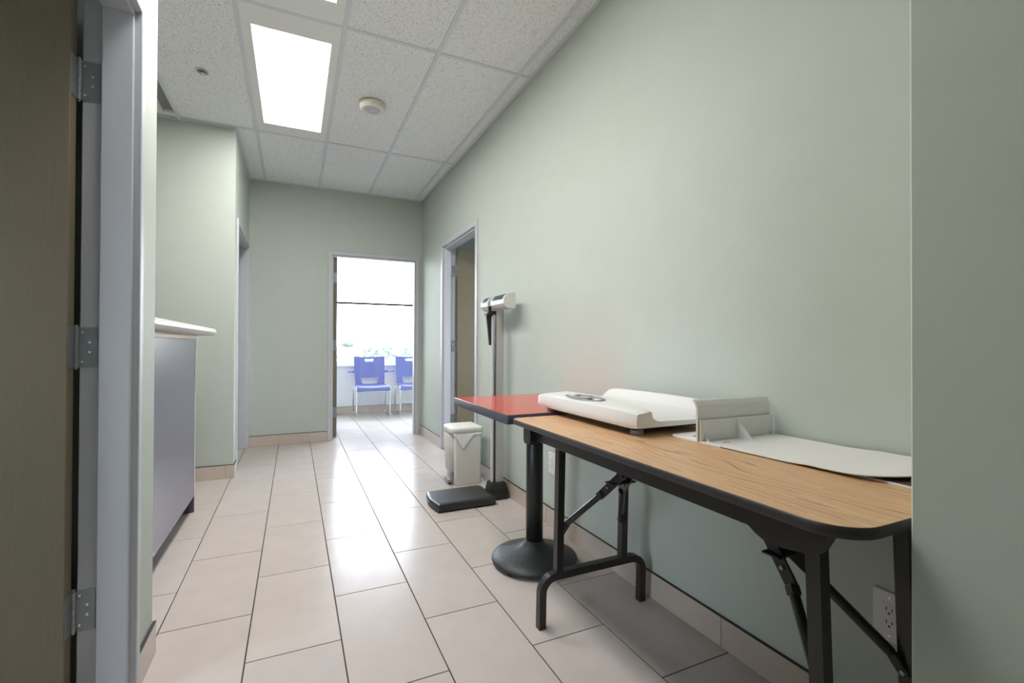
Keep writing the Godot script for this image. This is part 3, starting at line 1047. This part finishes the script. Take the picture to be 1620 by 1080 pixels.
	box(st, Vector3(1.228, 1.285, -3.036), Vector3(1.300, 1.350, -2.970), 0.004)
	obj("head_bracket", st, M.alu, t)
	st = mk()
	box(st, Vector3(1.206, 1.262, -3.015), Vector3(1.258, 1.318, -2.985), 0.003)
	obj("beam_clip", st, M.black, t)

# ---------------------------------------------------------------- waste bin
func build_bin() -> void:
	var t := thing("pedal_bin", "white plastic pedal bin with a hanging white liner", "waste bin", Vector3(1.19, 0, -3.45))
	var x0 := 1.085; var x1 := 1.300; var z0 := -3.575; var z1 := -3.335
	var r := [0.014, 0.02, 0.02, 0.05]
	var st := mk()
	var rs := []
	for l in [[0.012, 0.0], [0.008, 0.006], [0.004, 0.20], [0.0, 0.395]]:
		rs.append(ring(x0 + l[0], x1 - l[0] * 0.6, z0 + l[0], z1 - l[0] * 0.6, r, l[1], 5))
	stack(st, rs)
	obj("body", st, M.bin, t)
	# front shield that stands proud, with the pedal recess below it
	st = mk()
	rs = []
	for l in [[0.10, 0.006], [0.10, 0.0], [0.34, -0.012], [0.372, -0.014]]:
		var f: float = l[1]
		rs.append(ring(x0 - 0.016 + f, x0 + 0.02, z0 + 0.035, z1 - 0.035, [0.025, 0.002, 0.002, 0.025], l[0], 5))
	stack(st, rs)
	obj("front_panel", st, M.bin, t)
	st = mk()
	slab(st, x0 - 0.004, x0 + 0.016, z0 + 0.05, z1 - 0.05, [0.004, 0.002, 0.002, 0.004], [[0.0, 0.006], [0.0, 0.098]], 3)
	obj("pedal_recess", st, M.panel_grey, t)
	st = mk()
	slab(st, x0 - 0.034, x0 + 0.012, z0 + 0.06, z1 - 0.06, [0.012, 0.002, 0.002, 0.012], [[0.003, 0.018], [0.0, 0.022], [0.0, 0.032], [0.004, 0.037]], 5)
	obj("pedal", st, M.panel_grey, t)
	# lid
	st = mk()
	var lx0 := x0 - 0.028; var lx1 := x1 + 0.008; var lz0 := z0 - 0.010; var lz1 := z1 + 0.008
	slab(st, lx0, lx1, lz0, lz1, [0.045, 0.022, 0.022, 0.06], [[0.006, 0.390], [0.0, 0.392], [0.0, 0.424], [0.003, 0.430], [0.012, 0.434], [0.06, 0.440], [0.105, 0.442]], 8)
	obj("lid", st, M.bin, t)
	st = mk()
	tube(st, [Vector3(lx0 + 0.02, 0.430, lz1 - 0.10), Vector3(lx0 + 0.16, 0.4415, lz1 - 0.085), Vector3(lx1 - 0.03, 0.433, lz1 - 0.03)], 0.0035, 8)
	obj("lid_ridge", st, M.bin, t)
	# liner: the hem of a bag pushed out under the lid, a folded corner hanging on the near side
	st = mk()
	var top := []; var low := []; var rim := []
	var rngk := FastNoiseLite.new(); rngk.seed = 6; rngk.frequency = 1.0
	var rg := ring(x0 - 0.005, x1 + 0.004, z0 - 0.004, z1 + 0.004, [0.014, 0.02, 0.02, 0.05], 0, 8)
	var dense := []
	for k in rg.size():
		var a: Vector3 = rg[k]; var b: Vector3 = rg[(k + 1) % rg.size()]
		var cnt := maxi(1, int(a.distance_to(b) / 0.008))
		for i in cnt: dense.append(a.lerp(b, float(i) / cnt))
	var cen := Vector3((x0 + x1) / 2, 0, (z0 + z1) / 2)
	for p in dense:
		var d: Vector3 = (p - cen).normalized()
		var drop := 0.02 + 0.008 * rngk.get_noise_2d(p.x * 30, p.z * 30)
		if p.z > z1 - 0.01:      # near side: triangular fold
			var f: float = (p.x - x0) / (x1 - x0)
			drop = 0.02 + maxf(0.0, minf(f / 0.30, (0.66 - f) / 0.36)) * 0.10
		elif p.x < x0 + 0.006 and p.z < z1 - 0.13:
			drop = 0.05 + 0.09 * clampf((z1 - 0.13 - p.z) / 0.1, 0, 1) + 0.02 * rngk.get_noise_2d(p.x * 60, p.z * 60)
		var wv := 0.004 * rngk.get_noise_2d(p.x * 70, p.z * 70)
		top.append(p + Vector3(0, 0.395, 0))
		rim.append(p + d * (0.006 + wv) + Vector3(0, 0.395 - drop * 0.5, 0))
		low.append(p + d * (0.004 + wv * 0.6) + Vector3(0, 0.395 - drop, 0))
	loft(st, [low, rim, top])
	obj("bin_liner", st, M.bag, t)

# ---------------------------------------------------------------- baby scale
func build_baby_scale() -> void:
	var yt := 0.775
	var y0 := yt + 0.024
	var t := thing("baby_scale", "white baby scale with a curved tray and oval grey keypad", "weighing scale", Vector3(1.1, yt, -1.42))
	var secs := []
	var zs := []
	for i in 27: zs.append(lerpf(-1.735, -1.112, i / 26.0))
	var n := zs.size()
	for i in n:
		var z: float = zs[i]
		var f := float(i) / (n - 1)
		var endin := 0.0
		if i == 0 or i == n - 1: endin = 0.006
		elif i == 1 or i == n - 2: endin = 0.0015
		var hx: float = 0.985 + 0.085 * sin(PI * clampf(1.0 - f, 0, 1) * 0.72) # edge of the housing
		var hi: float = y0 + 0.058
		var tr: float = y0 + 0.026
		var bx := 1.296
		var bow := 0.004 * sin(PI * f)
		var rimh: float = y0 + 0.060 + bow
		var p := [Vector2(0.926, y0), Vector2(0.922, y0 + 0.004), Vector2(0.920, y0 + 0.02), Vector2(0.921, hi - 0.019), Vector2(0.923, hi - 0.010), Vector2(0.928, hi - 0.0065),
			Vector2(0.95, hi - 0.004), Vector2(hx - 0.012, hi), Vector2(hx - 0.004, hi - 0.001), Vector2(hx, hi - 0.005), Vector2(hx + 0.003, hi - 0.02), Vector2(hx + 0.008, tr + 0.007), Vector2(hx + 0.018, tr + 0.002), Vector2(hx + 0.03, tr),
			Vector2(1.16, tr - 0.003), Vector2(1.24, tr + 0.002), Vector2(1.262, tr + 0.009), Vector2(bx - 0.020, tr + 0.022), Vector2(bx - 0.008, rimh - 0.006), Vector2(bx - 0.003, rimh),
			Vector2(bx + 0.012, rimh + 0.001), Vector2(bx + 0.020, rimh - 0.003), Vector2(bx + 0.018, rimh - 0.010), Vector2(bx + 0.004, y0 + 0.02), Vector2(bx - 0.012, y0 + 0.004), Vector2(bx - 0.02, y0)]
		var s := []
		for q in p:
			var c := Vector2(1.1, y0 + 0.02)
			var d: Vector2 = q
			if endin > 0:
				d.y -= endin * (1.0 if q.y > y0 + 0.01 else -0.5)
				d.x += endin * signf(c.x - q.x) * (1.0 if absf(c.x - q.x) > 0.12 else 0.0)
			s.append(Vector3(d.x, d.y, z))
		secs.append(s)
	var st := mk()
	var rev := []
	for s in secs:
		var q: Array = s.duplicate(); q.reverse(); rev.append(q)
	var og := [1, 1, 1, 1, 2, 2, 2, 2, 3, 3, 3, 3, 3, 3, 3, 3, 3, 4, 5, 5, 5, 6, 6, 6, 6, 7]   # one smooth group for each face of the shell
	var gr := []
	for k in 26: gr.append(og[posmod(24 - k, 26)])
	loft(st, rev, true, gr)
	for e in [0, n - 1]:
		var poly := PackedVector2Array()
		for q in secs[e]: poly.append(Vector2(q.x, q.y))
		var idx := Geometry2D.triangulate_polygon(poly)
		for i in range(0, idx.size(), 3):
			var a: Vector3 = secs[e][idx[i]]; var b: Vector3 = secs[e][idx[i + 1]]; var c: Vector3 = secs[e][idx[i + 2]]
			var nz := (b - a).cross(c - a).z
			if (nz > 0) == (e != 0): tri(st, a, b, c)
			else: tri(st, a, c, b)
	obj("housing", st, M.white_plastic, t)
	st = mk()
	box(st, Vector3(0.945, y0 - 0.010, -1.70), Vector3(1.265, y0 + 0.002, -1.145), 0.003)
	obj("underside", st, M.black, t)
	for q in [[0.965, -1.685, 0.784], [0.972, -1.165, 0.775], [1.25, -1.685, 0.784], [1.25, -1.165, 0.775]]:
		st = mk()
		lathe(st, Vector3(q[0], 0, q[1]), [[0.0, q[2]], [0.020, q[2]], [0.021, q[2] + 0.004], [0.021, y0 - 0.004], [0.0, y0 - 0.003]], 20)
		obj("foot", st, M.panel_grey, t)
	# oval keypad on the housing top
	var kc := Vector3(0.983, y0 + 0.0568, -1.475)
	var ov := func(rx: float, rz: float, y: float, at: Vector3) -> Array:
		var out := []
		for i in 28:
			var a := TAU * i / 28
			out.append(at + Vector3(cos(a) * rx, y + cos(a) * rx * 0.055, -sin(a) * rz))
		return out
	st = mk()
	stack(st, [ov.call(0.047, 0.115, -0.003, kc), ov.call(0.047, 0.115, 0.0010, kc), ov.call(0.045, 0.113, 0.0016, kc)])
	var kp := obj("keypad", st, M.panel_grey, t)
	st = mk()
	slab(st, kc.x - 0.022, kc.x + 0.022, kc.z - 0.036, kc.z + 0.042, [0.004, 0.004, 0.004, 0.004], [[0, kc.y - 0.001], [0, kc.y + 0.0030]], 3)
	obj("display", st, M.lcd, kp)
	for q in [[0.0, -0.082], [0.0, 0.082]]:
		st = mk()
		stack(st, [ov.call(0.012, 0.016, 0.001, kc + Vector3(q[0], 0, q[1])), ov.call(0.011, 0.015, 0.0028, kc + Vector3(q[0], 0, q[1]))])
		obj("key", st, M.white_plastic, kp)
	for q in [[0.012, -0.054], [-0.014, 0.058], [0.032, 0.0]]:
		st = mk()
		box(st, kc + Vector3(q[0] - 0.004, 0.000, q[1] - 0.008), kc + Vector3(q[0] + 0.004, 0.0038, q[1] + 0.008))
		obj("key_mark", st, M.dark, kp)

# ---------------------------------------------------------------- measuring board
func build_measuring_board() -> void:
	var yt := 0.775
	# dark board under the mat
	var t := thing("clipboard", "dark wood-grain board with white edge under the mat's near end", "clipboard", Vector3(1.2, yt, -0.5))
	var st := mk()
	slab(st, 1.083, 1.345, -0.66, -0.425, [0.006, 0.006, 0.006, 0.006], [[0.0, yt + 0.0003], [0.0, yt + 0.0036], [0.0006, yt + 0.004]], 3)
	obj("edge", st, M.white_plastic, t)
	st = mk()
	slab(st, 1.0865, 1.3415, -0.657, -0.429, [0.005, 0.005, 0.005, 0.005], [[0.0, yt + 0.003], [0.0, yt + 0.0046]], 3)
	obj("face", st, M.board_dark, t)

	t = thing("measuring_mat", "white infant measuring mat with upright headpiece beside the baby scale", "measuring board", Vector3(1.2, yt, -0.85))
	st = mk()
	slab(st, 1.046, 1.352, -1.104, -0.915, [0.003, 0.003, 0.02, 0.02], [[0, yt + 0.0003], [0, yt + 0.0035], [0.0008, yt + 0.0042]], 5)
	obj("base_plate", st, M.white_plastic, t)
	# the mat: limp sheet whose near end lifts and waves
	st = mk()
	var outline := func(u: float) -> Array: # x range at z: front edge and back edge, rounded near end
		var z := lerpf(-0.914, -0.508, u)
		var e := clampf((z + 0.585) / 0.077, 0, 1)
		var curl := 1.0 - sqrt(maxf(0.0, 1.0 - e * e))
		return [1.046 + 0.012 * u + curl * 0.13, 1.352 - curl * 0.12, z]
	var topg := []; var botg := []
	var nu := 40; var nv := 24
	for i in nu + 1:
		var u := float(i) / nu
		var o: Array = outline.call(u)
		var ra := []; var rb := []
		for j in nv + 1:
			var v := float(j) / nv
			var hgt: float = 0.0046 + 0.0034 * smoothstep(0.45, 0.6, u) + 0.012 * smoothstep(0.35, 0.75, u) * (0.35 + 0.65 * v) * (0.55 + 0.45 * sin(u * 9.0 - 1.2)) + 0.0035 * smoothstep(0.7, 1.0, u)
			var p := Vector3(lerpf(o[0], o[1], v), yt + hgt, o[2])
			ra.append(p); rb.append(p - Vector3(0, 0.0022, 0))
		topg.append(ra); botg.append(rb)
	st.set_smooth_group(1)
	for i in nu:
		for j in nv:
			quad(st, topg[i][j], topg[i + 1][j], topg[i + 1][j + 1], topg[i][j + 1])
	st.set_smooth_group(2)
	for i in nu:
		for j in nv:
			quad(st, botg[i][j], botg[i][j + 1], botg[i + 1][j + 1], botg[i + 1][j])
	st.set_smooth_group(-1)
	for i in nu:
		quad(st, topg[i][0], botg[i][0], botg[i + 1][0], topg[i + 1][0])
		quad(st, topg[i + 1][nv], botg[i + 1][nv], botg[i][nv], topg[i][nv])
	for j in nv:
		quad(st, topg[nu][j], botg[nu][j], botg[nu][j + 1], topg[nu][j + 1])
	obj("mat", st, M.mat_white, t)
	# upright headpiece: low ribbed plate and a taller plate with a curled top
	st = mk()
	box(st, Vector3(1.046, yt + 0.004, -0.986), Vector3(1.352, yt + 0.064, -0.982), 0.0008)
	obj("rib_plate", st, M.white_plastic, t)
	st = mk()
	var yb := yt + 0.004
	var pr := [Vector2(-0.990, yb), Vector2(-0.996, yb), Vector2(-0.996, yb + 0.092), Vector2(-0.999, yb + 0.100), Vector2(-1.006, yb + 0.110), Vector2(-1.010, yb + 0.114), Vector2(-1.006, yb + 0.117), Vector2(-1.000, yb + 0.113), Vector2(-0.993, yb + 0.101), Vector2(-0.990, yb + 0.091)]
	prism(st, Vector3(1.043, 0, 0), Vector3(0, 0, 1), Vector3(0, 1, 0), Vector3(0.305, 0, 0), pr)
	obj("headboard", st, M.white_plastic, t)
	for g in [[1.196, 0.056, 0.052], [1.064, 0.024, 0.016], [1.334, 0.018, 0.016]]:
		st = mk()
		prism(st, Vector3(g[0] - 0.0015, 0, 0), Vector3(0, 0, 1), Vector3(0, 1, 0), Vector3(0.003, 0, 0), [Vector2(-0.983, yb), Vector2(-0.983, yb + g[1]), Vector2(-0.983 + g[2], yb)])
		obj("gusset", st, M.white_plastic, t)
	# slot in the base plate and a small red printed mark
	st = mk()
	box(st, Vector3(1.085, yt + 0.0035, -1.052), Vector3(1.10, yt + 0.0045, -1.026))
	obj("slot", st, M.edge, t)
	st = mk()
	for k in 4:
		var x := 1.088 + k * 0.0075
		box(st, Vector3(x, yt + 0.004, -0.941), Vector3(x + 0.005, yt + 0.0046, -0.9395))
		box(st, Vector3(x, yt + 0.004, -0.946), Vector3(x + 0.0015, yt + 0.0046, -0.940))
		if k != 1: box(st, Vector3(x + 0.001, yt + 0.004, -0.946), Vector3(x + 0.005, yt + 0.0046, -0.9445))
		if k != 2: box(st, Vector3(x + 0.0035, yt + 0.004, -0.946), Vector3(x + 0.005, yt + 0.0046, -0.940))
	obj("print", st, M.redprint, t)

# ---------------------------------------------------------------- chairs in the bright room
func make_chair(cx: float, label: String, arms: bool) -> Node3D:
	var t := thing("visitor_chair", label, "chair", Vector3(cx, 0, -7.2), "blue visitor chairs under the window")
	var st: SurfaceTool
	# seat: shallow dished shell with a turned-down front
	st = mk()
	var zs := [-7.40, -7.34, -7.25, -7.12, -7.03, -6.985, -6.965, -6.962]
	var ys := [0.455, 0.447, 0.440, 0.438, 0.444, 0.440, 0.420, 0.395]
	var up := []; var dn := []
	for i in zs.size():
		var a := []; var b := []
		var hw: float = 0.215 + 0.018 * smoothstep(0.0, 5.0, float(i))
		for j in 13:
			var v := j / 6.0 - 1.0
			var y: float = ys[i] + 0.012 * v * v * (1.0 if i < 6 else -0.4)
			a.append(Vector3(cx + v * hw, y, zs[i]))
			b.append(Vector3(cx + v * hw, y - 0.010, zs[i] - (0.008 if i > 5 else 0.0)))
		up.append(a); dn.append(b)
	sheet(st, up, dn)
	obj("seat", st, M.chair, t)
	# backrest: curved panel with a grip slot near the top and a wide opening at its foot
	st = mk()
	var zb := func(x: float, y: float) -> float: return -7.385 - 0.10 * (y - 0.44) / 0.42 + 0.045 * pow(absf(x) / 0.23, 2.0)
	var hwid := func(y: float) -> float: return 0.212 + 0.016 * (y - 0.45) / 0.40
	var cell := func(x0: float, x1: float, y0: float, y1: float, x2: float, x3: float) -> void:
		# patch between (x0..x1 at y0) and (x2..x3 at y1)
		var n := 6
		for i in n:
			var u0 := float(i) / n; var u1 := float(i + 1) / n
			var m := 4
			for j in m:
				var v0 := float(j) / m; var v1 := float(j + 1) / m
				var P := func(u: float, v: float, off: float) -> Vector3:
					var y := lerpf(y0, y1, v)
					var x := lerpf(lerpf(x0, x1, u), lerpf(x2, x3, u), v)
					return Vector3(cx + x, y + (0.012 * pow(absf(x) / 0.22, 2.0) if y1 > 0.845 and v > 0.99 else 0.0), zb.call(x, y) + off)
				quad(st, P.call(u0, v0, 0.0), P.call(u1, v0, 0.0), P.call(u1, v1, 0.0), P.call(u0, v1, 0.0))
				quad(st, P.call(u1, v0, -0.012), P.call(u0, v0, -0.012), P.call(u0, v1, -0.012), P.call(u1, v1, -0.012))
				if i == 0: quad(st, P.call(0, v0, -0.012), P.call(0, v0, 0.0), P.call(0, v1, 0.0), P.call(0, v1, -0.012))
				if i == n - 1: quad(st, P.call(1, v0, 0.0), P.call(1, v0, -0.012), P.call(1, v1, -0.012), P.call(1, v1, 0.0))
				if j == 0: quad(st, P.call(u0, 0, -0.012), P.call(u1, 0, -0.012), P.call(u1, 0, 0.0), P.call(u0, 0, 0.0))
				if j == m - 1: quad(st, P.call(u0, 1, 0.0), P.call(u1, 1, 0.0), P.call(u1, 1, -0.012), P.call(u0, 1, -0.012))
	var ya := 0.452; var yb2 := 0.552; var yc := 0.795; var yd := 0.832; var ye := 0.862
	var w := hwid
	cell.call(-w.call(ya), -0.105, ya, yb2, -w.call(yb2), -0.135)
	cell.call(0.105, w.call(ya), ya, yb2, 0.135, w.call(yb2))
	cell.call(-w.call(yb2), w.call(yb2), yb2, yc, -w.call(yc), w.call(yc))
	cell.call(-w.call(yc), -0.058, yc, yd, -w.call(yd), -0.062)
	cell.call(0.058, w.call(yc), yc, yd, 0.062, w.call(yd))
	cell.call(-w.call(yd), w.call(yd), yd, ye, -w.call(ye), w.call(ye))
	obj("backrest", st, M.chair, t)
	# chrome sled frame, one bent tube on each side, and cross bars
	for s in [-1.0, 1.0]:
		st = mk()
		var x: float = cx + s * 0.235
		var rad := 0.010
		var pts := []
		pts.append(Vector3(x, 0.43, -7.40))
		pts.append(Vector3(x, 0.05, -7.43))
		for p in arc(Vector3(x, 0.05, -7.39), Vector3(0, 0, -1), Vector3(0, -1, 0), 0.04, 0, PI / 2, 5): pts.append(p)
		for p in arc(Vector3(x, 0.05, -7.04), Vector3(0, -1, 0), Vector3(0, 0, 1), 0.04, 0, PI / 2, 5): pts.append(p)
		pts.append(Vector3(x, 0.40, -6.995))
		for p in arc(Vector3(x, 0.40, -7.025), Vector3(0, 0, 1), Vector3(0, 1, 0), 0.03, 0, PI / 2, 4): pts.append(p)
		pts.append(Vector3(x, 0.43, -7.40))
		tube(st, pts, rad, 10)
		obj("sled_frame", st, M.chrome, t)
	st = mk()
	for z in [-7.10, -7.33]:
		tube(st, [Vector3(cx - 0.235, 0.425, z), Vector3(cx + 0.235, 0.425, z)], 0.008, 8)
	obj("cross_bar", st, M.chrome, t)
	for s in [-1.0, 1.0]:
		st = mk()
		tube(st, [Vector3(cx + s * 0.20, 0.43, -7.385), Vector3(cx + s * 0.20, 0.60, -7.435)], 0.010, 8)
		obj("back_support", st, M.chrome, t)
	if arms:
		for s in [-1.0, 1.0]:
			st = mk()
			bar(st, Vector3(cx + s * 0.20, 0.640, -7.41), Vector3(cx + s * 0.27, 0.645, -7.38), Vector3.UP, 0.03, 0.02)
			bar(st, Vector3(cx + s * 0.265, 0.640, -7.42), Vector3(cx + s * 0.315, 0.652, -7.20), Vector3(1, 0, 0), 0.045, 0.016, 0.004)
			obj("armrest", st, M.chair, t)
	return t

func sheet(st: SurfaceTool, up: Array, dn: Array) -> void:
	var m: int = up[0].size()
	st.set_smooth_group(1)
	for i in up.size() - 1:
		for j in m - 1: quad(st, up[i][j], up[i + 1][j], up[i + 1][j + 1], up[i][j + 1])
	st.set_smooth_group(2)
	for i in up.size() - 1:
		for j in m - 1: quad(st, dn[i][j], dn[i][j + 1], dn[i + 1][j + 1], dn[i + 1][j])
	st.set_smooth_group(-1)
	for i in up.size() - 1:
		quad(st, up[i][0], dn[i][0], dn[i + 1][0], up[i + 1][0])
		quad(st, up[i + 1][m - 1], dn[i + 1][m - 1], dn[i][m - 1], up[i][m - 1])
	var e: int = up.size() - 1
	for j in m - 1:
		quad(st, up[e][j], dn[e][j], dn[e][j + 1], up[e][j + 1])
		quad(st, up[0][j + 1], dn[0][j + 1], dn[0][j], up[0][j])

func build_chairs() -> void:
	make_chair(1.045, "blue plastic chair with armrests, fully seen through the end doorway", true)
	make_chair(1.665, "blue plastic chair half hidden by the doorway's right jamb", false)

# ---------------------------------------------------------------- outlets
func outlet(label: String, y: float, z: float) -> void:
	var x := RW
	var t := thing("wall_outlet", label, "outlet", Vector3(x, y, z), "white wall outlets")
	var st := mk()
	var X := Transform3D(Basis(Vector3(0, 0, 1), Vector3(0, 1, 0), Vector3(-1, 0, 0)), Vector3(x - 0.0035, y, z))
	boxt(st, X, Vector3(0.038, 0.062, 0.0035), 0.0025)
	obj("cover_plate", st, M.white_plastic, t)
	st = mk()
	boxt(st, X * Transform3D(Basis(), Vector3(0, 0, 0.004)), Vector3(0.0168, 0.034, 0.0012), 0.0008)
	var ins := obj("receptacle", st, M.white_plastic, t)
	for s in [-1.0, 1.0]:
		st = mk()
		boxt(st, X * Transform3D(Basis(), Vector3(-0.0062, s * 0.016 + 0.003, 0.0052)), Vector3(0.0011, 0.0042, 0.0003))
		boxt(st, X * Transform3D(Basis(), Vector3(0.0062, s * 0.016 + 0.003, 0.0052)), Vector3(0.0011, 0.0034, 0.0003))
		boxt(st, X * Transform3D(Basis(), Vector3(0.0, s * 0.016 - 0.007, 0.0052)), Vector3(0.0022, 0.0022, 0.0003))
		obj("slots", st, M.dark, ins)
	for s in [-1.0, 1.0]:
		st = mk()
		boxt(st, X * Transform3D(Basis(), Vector3(0, s * 0.048, 0.0036)), Vector3(0.0028, 0.0028, 0.0006), 0.0005)
		obj("screw", st, M.screw, t)

func build_small() -> void:
	outlet("white wall outlet behind the folding table's near legs", 0.372, -0.672)
	outlet("white wall outlet seen between the pedestal column and the far table legs", 0.365, -2.375)

# ---------------------------------------------------------------- outside the window
func tree(label: String, at: Vector3, h: float, w: float, sd: int) -> void:
	var t := thing("tree", label, "tree", at, "trees beyond the window")
	var rng := RandomNumberGenerator.new(); rng.seed = sd
	var st := mk()
	tube(st, [at, at + Vector3(0, h * 0.6, 0)], w * 0.06, 8, 0.0, w * 0.03)
	obj("trunk", st, M.bark, t)
	st = mk()
	for i in 26:
		var a := rng.randf_range(0, TAU); var rr := sqrt(rng.randf()) * w * 0.42
		var c := at + Vector3(cos(a) * rr, h * rng.randf_range(0.45, 0.92), sin(a) * rr)
		var s := w * rng.randf_range(0.10, 0.2)
		var bs := Basis(Vector3(1, 0.3, 0.2).normalized(), rng.randf_range(0, 3))
		lathe(st, c, [[0.0, -s], [s * 0.75, -s * 0.6], [s, 0.0], [s * 0.7, s * 0.65], [0.0, s]], 7, bs)
	obj("crown", st, M.leaf, t)

func build_outside() -> void:
	var gy := -7.0
	var st := mk()
	box(st, Vector3(-300, gy - 1, -500), Vector3(300, gy, -9))
	struct("ground_outside", st, M.ground, "pale hazy ground outside the window")
	var b := thing("low_building", "long low pale building outside the window left of the chair", "building", Vector3(5.5, gy, -74))
	st = mk()
	box(st, Vector3(2.0, gy, -78), Vector3(9.0, 0.35, -70), 0.02)
	obj("walls", st, M.building, b)
	st = mk()
	box(st, Vector3(1.8, 0.35, -78.2), Vector3(9.2, 0.6, -69.8), 0.02)
	obj("roof", st, M.roof, b)
	for k in 4:
		st = mk()
		box(st, Vector3(3.2 + k * 1.55, -1.0, -70.05), Vector3(3.9 + k * 1.55, -0.4, -69.95), 0.01)
		obj("window", st, M.pane_dark, b)
	# x, z, height, width
	var spots := [[11.0, -105.0, 9.4, 4.6], [22.0, -180.0, 7.9, 6.0], [22.9, -150.0, 7.9, 5.4], [35.0, -200.0, 8.5, 8.0], [43.5, -200.0, 8.7, 5.0], [29.0, -190.0, 8.0, 6.0]]
	var names := ["grey-green tree rising above the low pale building", "pale far tree just right of the low building", "grey-green tree above the left chair's back", "wide pale tree outside above the gap between the chairs", "distant tree at the window's right end", "small distant tree outside between two wider ones"]
	for i in spots.size():
		var s: Array = spots[i]
		tree(names[i], Vector3(s[0], gy, s[1]), s[2], s[3], 100 + i)
